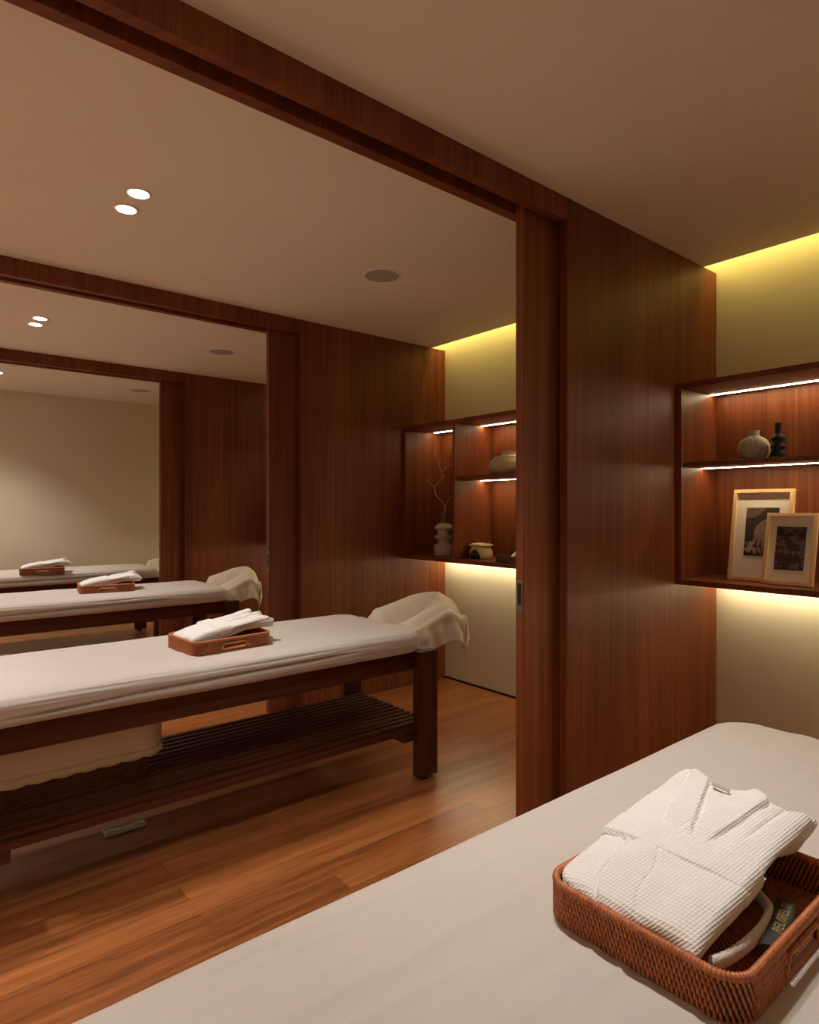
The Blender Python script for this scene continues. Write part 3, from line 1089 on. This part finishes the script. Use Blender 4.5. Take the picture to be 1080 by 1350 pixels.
m.build('woven_wall', M['wicker'], bk, 0, 2, 0, .006)
# lining: inside, over the rim and down outside to a scalloped hem
m = MB()
prof = [(-.030, -.10), (-.018, -.05), (-.012, -.01), (-.006, .006), (.004, .010), (.011, .004), (.013, -.02), (.014, -.05), (.014, -.08), (.013, -.108), (.0125, -.122)]
def lfn(i, j):
    off, dz = prof[i]
    x, y = bk_ring(1, off)[j]
    z = BH + dz
    if i == len(prof) - 1: z -= .006 * abs(math.sin(j * PI / 5.0))
    if i >= 6:
        w = .0025 * noise.noise((x * 11, y * 11 + z * 8, 1)); L = math.hypot(x, y); x += w * x / L; y += w * y / L
    z += .003 * noise.noise((x * 7, y * 7, 5))
    return (x, y, z)
m.grid(len(prof), NB, lfn, closev=True)
lin = m.build('cloth_lining', M['liner'], bk, 0, 2, 0, .002)
lin['label'] = 'pale cotton lining folded over the rim'
m = MB()
def hfn(i, j):
    x, y = bk_ring(1, .0165)[j]
    z = BH - .098 - .027 * i / 3
    if i == 3: z -= .006 * abs(math.sin(j * PI / 5.0))
    return (x, y, z)
m.grid(4, NB, hfn, closev=True)
m.build('lace_hem', M['liner'], lin, 0, 2, 0, .0015)

# ------------------------------------------------------------------ floor outlets
def outlet(loc, label):
    t = thing('floor_outlet', loc, 0, label, 'power outlet', 'floor outlets under the tables')
    q = MB(); q.box(-.078, .078, -.032, .032, 0, .014); q.build('cover', M['white_plastic'], t, .003)
    q = MB(); q.box(-.076, -.032, -.030, .030, .013, .018); q.build('flap', M['white_plastic'], t, .002)
    q = MB(); q.box(.034, .076, -.030, .030, .013, .018); q.build('flap', M['white_plastic'], t, .002)
    return t
ot = outlet((.735, 2.722, 0), 'ivory floor outlet strip under the table with the wicker basket')
dup(ot, (.745, 6.58, 0), 0, 'pale floor outlet strip under the farthest table at the left edge', 'floor outlets under the tables')

# ------------------------------------------------------------------ things on the shelves
# near shelf, upper level
v = thing('round_vase', (3.08, 1.245, 1.522), 0, 'round cream ribbed vase with short neck on the upper shelf', 'vase')
m = MB(); m.lathe([(0, 0), (.042, 0), (.056, .014), (.065, .040), (.066, .060), (.061, .080), (.050, .098), (.036, .108), (.024, .113), (.022, .118), (.0215, .134), (.0235, .139), (.020, .139), (.017, .120), (0, .112)], 56,
             rib=lambda a, z: 1 + (.022 * math.cos(a * 15 + .6 * math.sin(a * 4)) if .004 < z < .1 else 0))
m.build('body', M['stone'], v)
v = thing('bottle_vase', (3.06, 1.135, 1.522), 0, 'slim black ceramic bottle vase with stacked ridges', 'vase')
m = MB(); m.lathe([(0, 0), (.031, 0), (.033, .004), (.033, .026), (.031, .031), (.022, .036), (.021, .041), (.032, .054), (.0325, .057), (.024, .066), (.022, .074), (.023, .079), (.033, .092), (.033, .095), (.020, .108), (.0135, .113), (.013, .119), (.0135, .160), (.0145, .163), (.010, .163), (.009, .12), (0, .118)], 44)
m.build('body', M['black_cer'], v)


def picture_frame(name, loc, w, h, fw, mat_w, tilt, label, art):
    t = thing(name, loc, 0, label, 'picture frame', 'framed pictures on the near shelf')
    t.rotation_euler = (0, tilt, 0)      # leaning back (towards +x)
    # local: face looks along -x, width along y, height along z
    q = MB(); d = .022
    q.box(-d / 2, d / 2, -w / 2, w / 2, 0, fw); q.box(-d / 2, d / 2, -w / 2, w / 2, h - fw, h)
    q.box(-d / 2, d / 2, -w / 2, -w / 2 + fw, fw, h - fw); q.box(-d / 2, d / 2, w / 2 - fw, w / 2, fw, h - fw)
    q.build('frame', M['ash'], t, .0012)
    q = MB(); q.box(.004, .008, -w / 2 + fw, w / 2 - fw, fw, h - fw); q.build('mat_board', M['matboard'], t)
    q = MB(); ow, oz0, oz1 = mat_w
    q.box(.0025, .0042, -ow / 2, ow / 2, oz0, oz1, 0)
    art(q, ow, oz0, oz1)
    q.build('print', [M['print_dark'], M['print_mid'], M['print_skin'], M['print_pale']], t)
    return t


def poly(q, pts, ow, z0, z1, mi, x):
    q.add([(x, ow / 2 - px * ow, z1 - py * (z1 - z0)) for px, py in pts], [tuple(range(len(pts)))], mi)


def art_hand(q, ow, z0, z1):
    # px from the left, py from the top of the print
    A = lambda pts, mi, x: poly(q, pts, ow, z0, z1, mi, x)
    A([(.0, .0), (.62, .0), (.45, .13), (.22, .22), (.0, .2)], 1, .00245)
    A([(1, .10), (.78, .19), (.52, .27), (.36, .36), (.27, .50), (.30, .62), (.44, .68), (.66, .66), (.78, .56), (.9, .46), (1, .43)], 2, .0024)
    for (a, c, w) in (((.34, .58), (.29, .74), .045), ((.46, .60), (.42, .80), .05), ((.58, .60), (.57, .82), .05), ((.70, .58), (.70, .76), .045)):
        dx, dy = c[0] - a[0], c[1] - a[1]; l = math.hypot(dx, dy); nx, ny = -dy / l * w, dx / l * w
        A([(a[0] + nx, a[1] + ny), (a[0] - nx, a[1] - ny), (c[0] - nx * .8, c[1] - ny * .8), (c[0], c[1] + .025), (c[0] + nx * .8, c[1] + ny * .8)], 2, .00235)
    for n, (cx, cy) in enumerate(((.12, .76), (.20, .82), (.30, .86), (.42, .86), (.16, .90), (.34, .92), (.50, .90), (.24, .74), (.08, .86))):
        A([(cx + .075 * math.cos(a) * (1 + .4 * math.sin(2 * a + n)), cy + .042 * math.sin(a) * (1 + .4 * math.cos(3 * a + n))) for a in [i * PI / 5 for i in range(10)]], 3 if n % 3 else 2, .0023 - n * .00001)
    A([(.52, .86), (.75, .80), (1, .78), (1, 1), (.5, 1)], 1, .00245)


def art_flower(q, ow, z0, z1):
    rs = random.Random(11)
    for n in range(46):
        cx, cy = rs.random(), rs.random(); r = .05 + .11 * rs.random(); a0 = rs.random() * 6
        mi = rs.choice((1, 1, 1, 0, 0, 2 if (cx > .5 and cy < .45 and n % 3 == 0) else 1))
        pts = []
        for i in range(9):
            a = a0 + i * 2 * PI / 9
            rr = r * (1 + .35 * math.sin(3 * a + n))
            pts.append((min(1, max(0, cx + rr * math.cos(a))), min(1, max(0, cy + rr * .62 * math.sin(a)))))
        poly(q, pts, ow, z0, z1, mi, .0024 - n * .00001)


picture_frame('picture_frame', (3.062, 1.224, .968), .262, .430, .0165, (.142, .118, .345), R(10.5), 'larger pale wood frame with a hand photograph, leaning behind the smaller one', art_hand)
picture_frame('picture_frame', (3.012, 1.084, .968), .205, .322, .0165, (.118, .068, .262), R(13.5), 'smaller pale wood frame with dark floral picture, leaning in front', art_flower)

# second bay shelf
vs_ = thing('stacked_vase', (3.06, 3.335, .967), 0, 'tan stoneware vase of stacked rings holding a dry branch', 'vase')
m = MB(); m.lathe([(0, 0), (.066, 0), (.070, .005), (.071, .075), (.067, .082), (.047, .088), (.044, .097), (.046, .112), (.066, .126), (.070, .131), (.066, .139), (.047, .150), (.044, .165), (.047, .180), (.066, .192), (.070, .197), (.068, .204), (.048, .224), (.026, .233)], 44)
m.build('body', M['stone2'], vs_)
m = MB(); m.lathe([(.026, .232), (.021, .240), (.020, .285), (.024, .298), (.028, .301), (.028, .309), (.022, .309), (.018, .30), (.017, .24)], 32)
m.build('neck', M['greyneck'], vs_)['label'] = 'darker grey bottle neck'

CAMF, CAMH, YAW = 833.73, 671.19, R(39.409)
def at(u, v_, x):
    """the point of the upright plane at depth x that lies on this line of sight (used to take the twig's bends off the photo)"""
    fx, fy = math.sin(YAW), math.cos(YAW)
    a = (u - 540) / CAMF; c = (CAMH - v_) / CAMF
    rx, ry, rz = fx + fy * a, fy - fx * a, c
    t = x / rx
    return Vector((x, ry * t, 1.3 + rz * t))
m = MB()
def twig(pts, r0, r1):
    P3 = [at(555 + a / 12.28, 570 + c / 12.28, x) for a, c, x in pts]
    n = len(P3)
    m.tube(P3, [r0 + (r1 - r0) * i / (n - 1) for i in range(n)], 7)
base_in = [(392, 1330, 3.06)]
twig(base_in + [(386, 1200, 3.06), (355, 1140, 3.06), (250, 1025, 3.05), (220, 930, 3.05), (213, 865, 3.05)], .0042, .0032)
twig([(213, 880, 3.05), (150, 820, 3.03), (90, 755, 3.0)], .003, .0012)
twig([(213, 885, 3.05), (260, 835, 3.07), (340, 755, 3.10), (375, 715, 3.11), (430, 690, 3.13)], .0032, .0012)
twig([(340, 757, 3.10), (348, 690, 3.10), (342, 640, 3.10), (300, 560, 3.10), (283, 490, 3.10), (250, 390, 3.11), (222, 275, 3.12)], .0026, .001)
twig([(342, 645, 3.10), (365, 605, 3.08), (425, 565, 3.04), (512, 518, 3.0)], .0032, .002)
twig([(283, 495, 3.10), (320, 470, 3.10), (345, 455, 3.10)], .0014, .0008)
twig([(225, 285, 3.12), (205, 370, 3.14), (170, 450, 3.16), (95, 550, 3.17)], .0012, .0007)
twig([(205, 800, 3.10), (150, 720, 3.14), (140, 560, 3.15)], .0012, .0007)
twig(base_in + [(400, 1190, 3.06), (440, 1100, 3.07), (495, 1040, 3.08)], .003, .0016)
tag(m.build('dried_branch', M['twig']), 'thin bare dry branch rising from the stacked stoneware vase', 'branch')

pt_ = thing('small_pot', (3.06, 2.968, .967), 0, 'small ochre pot with a dark glaze patch and flat lid', 'pot')
m = MB(); prof = [(0, 0), (.066, 0), (.074, .006), (.079, .022), (.078, .045), (.071, .066), (.064, .076), (.064, .084)]
m.lathe(prof, 48); m.build('body', M['pot'], pt_)
m = MB(); m.lathe([(.062, .083), (.083, .090), (.084, .094), (.060, .103), (.02, .107), (0, .107)], 48); m.build('lid', M['pot'], pt_)
m = MB()
def blotch(i, j):
    a = R(166) + R(62) * (j / 20 - .5); f = i / 14
    z = .004 + .060 * f
    hw = (.95, 1.0, 1.0, 1.0, .98, .95, .92, .88, .80, .72, .64, .56, .46, .34, .2)[i]
    a = R(166) + R(33) * (2 * j / 20 - 1) * hw + R(5) * (f)
    for (ra, za), (rc, zc) in zip(prof[1:], prof[2:]):
        if z <= zc: r = ra + (rc - ra) * (z - za) / max(1e-6, zc - za); break
    r += .0012
    return (r * math.cos(a), r * math.sin(a), z)
m.grid(15, 21, blotch); m.build('glaze_patch', M['potdark'], pt_)
pt_.rotation_euler = (0, 0, R(20))

jr = thing('wrapped_jar', (3.09, 2.735, 1.520), 0, 'squat ribbed straw coloured jar on the middle shelf beside the door leaf', 'jar')
m = MB(); m.lathe([(0, 0), (.085, 0), (.112, .012), (.135, .038), (.142, .062), (.134, .086), (.108, .108), (.072, .122), (.058, .128), (.056, .140), (.064, .152), (.058, .152), (.048, .14), (0, .13)], 60,
             rib=lambda a, z: 1 - (.035 * max(0, math.cos(a * 14)) ** 6 if z < .12 else 0))
m.build('body', M['weave_pot'], jr)
m = MB(); m.lathe([(.109, .106), (.112, .110), (.106, .114), (.100, .113)], 60); m.build('cord', M['stone2'], jr)

wt = thing('wooden_tray', (3.03, 2.585, .967), 0, 'dark walnut serving tray on the lower shelf beside the door leaf', 'tray')
m = MB(); m.box(-.10, .10, -.13, .13, 0, .008); m.build('base', M['walnut_tray'], wt, .001)
m = MB(); m.box(-.10, -.09, -.13, .13, .008, .044); m.box(.09, .10, -.13, .13, .008, .044); m.box(-.09, .09, -.13, -.12, .008, .044); m.box(-.09, .09, .12, .13, .008, .044)
m.build('rim', M['walnut_tray'], wt, .001)
m = MB()
def nap(i, j):
    u = i / 24; v_ = j / 24
    x = -.07 + .14 * u; y = -.075 + .15 * v_
    e = min(1, 5 * min(u, 1 - u), 5 * min(v_, 1 - v_))
    z = .010 + .085 * math.exp(-((x / .07) ** 2 + ((y + .005) / .055) ** 2)) + .010 * math.sin(v_ * 17 + u * 4) * e
    return (x, y, z)
m.grid(25, 25, nap)
nn = m.build('folded_napkin', M['waffle'], None, 0, 2, 0, .004); nn.location = (3.03, 2.585, .972)
tag(nn, 'crumpled white cloth heaped in the dark serving tray', 'napkin')

# ------------------------------------------------------------------ world and camera
w = bpy.data.worlds.new('world'); scene.world = w; w.use_nodes = True
w.node_tree.nodes['Background'].inputs[0].default_value = (.9, .7, .5, 1)
w.node_tree.nodes['Background'].inputs[1].default_value = .0

cam = bpy.data.cameras.new('camera'); co = bpy.data.objects.new('camera', cam); COL.objects.link(co)
co.location = (0, 0, 1.3); co.rotation_euler = (R(90), 0, -YAW)
cam.sensor_fit = 'HORIZONTAL'; cam.sensor_width = 36.0
cam.lens = CAMF / 1080 * 36.0
cam.shift_y = -(675 - CAMH) / 1080
cam.clip_start = .02
scene.camera = co

vs = scene.view_settings
vs.view_transform = 'Standard'; vs.look = 'None'; vs.gamma = 1.0; vs.use_curve_mapping = False
vs.exposure = 0.1
scene.cycles.use_denoising = True
scene.cycles.max_bounces = 10
scene.cycles.diffuse_bounces = 6
scene.cycles.glossy_bounces = 4
scene.cycles.sample_clamp_indirect = 6.0
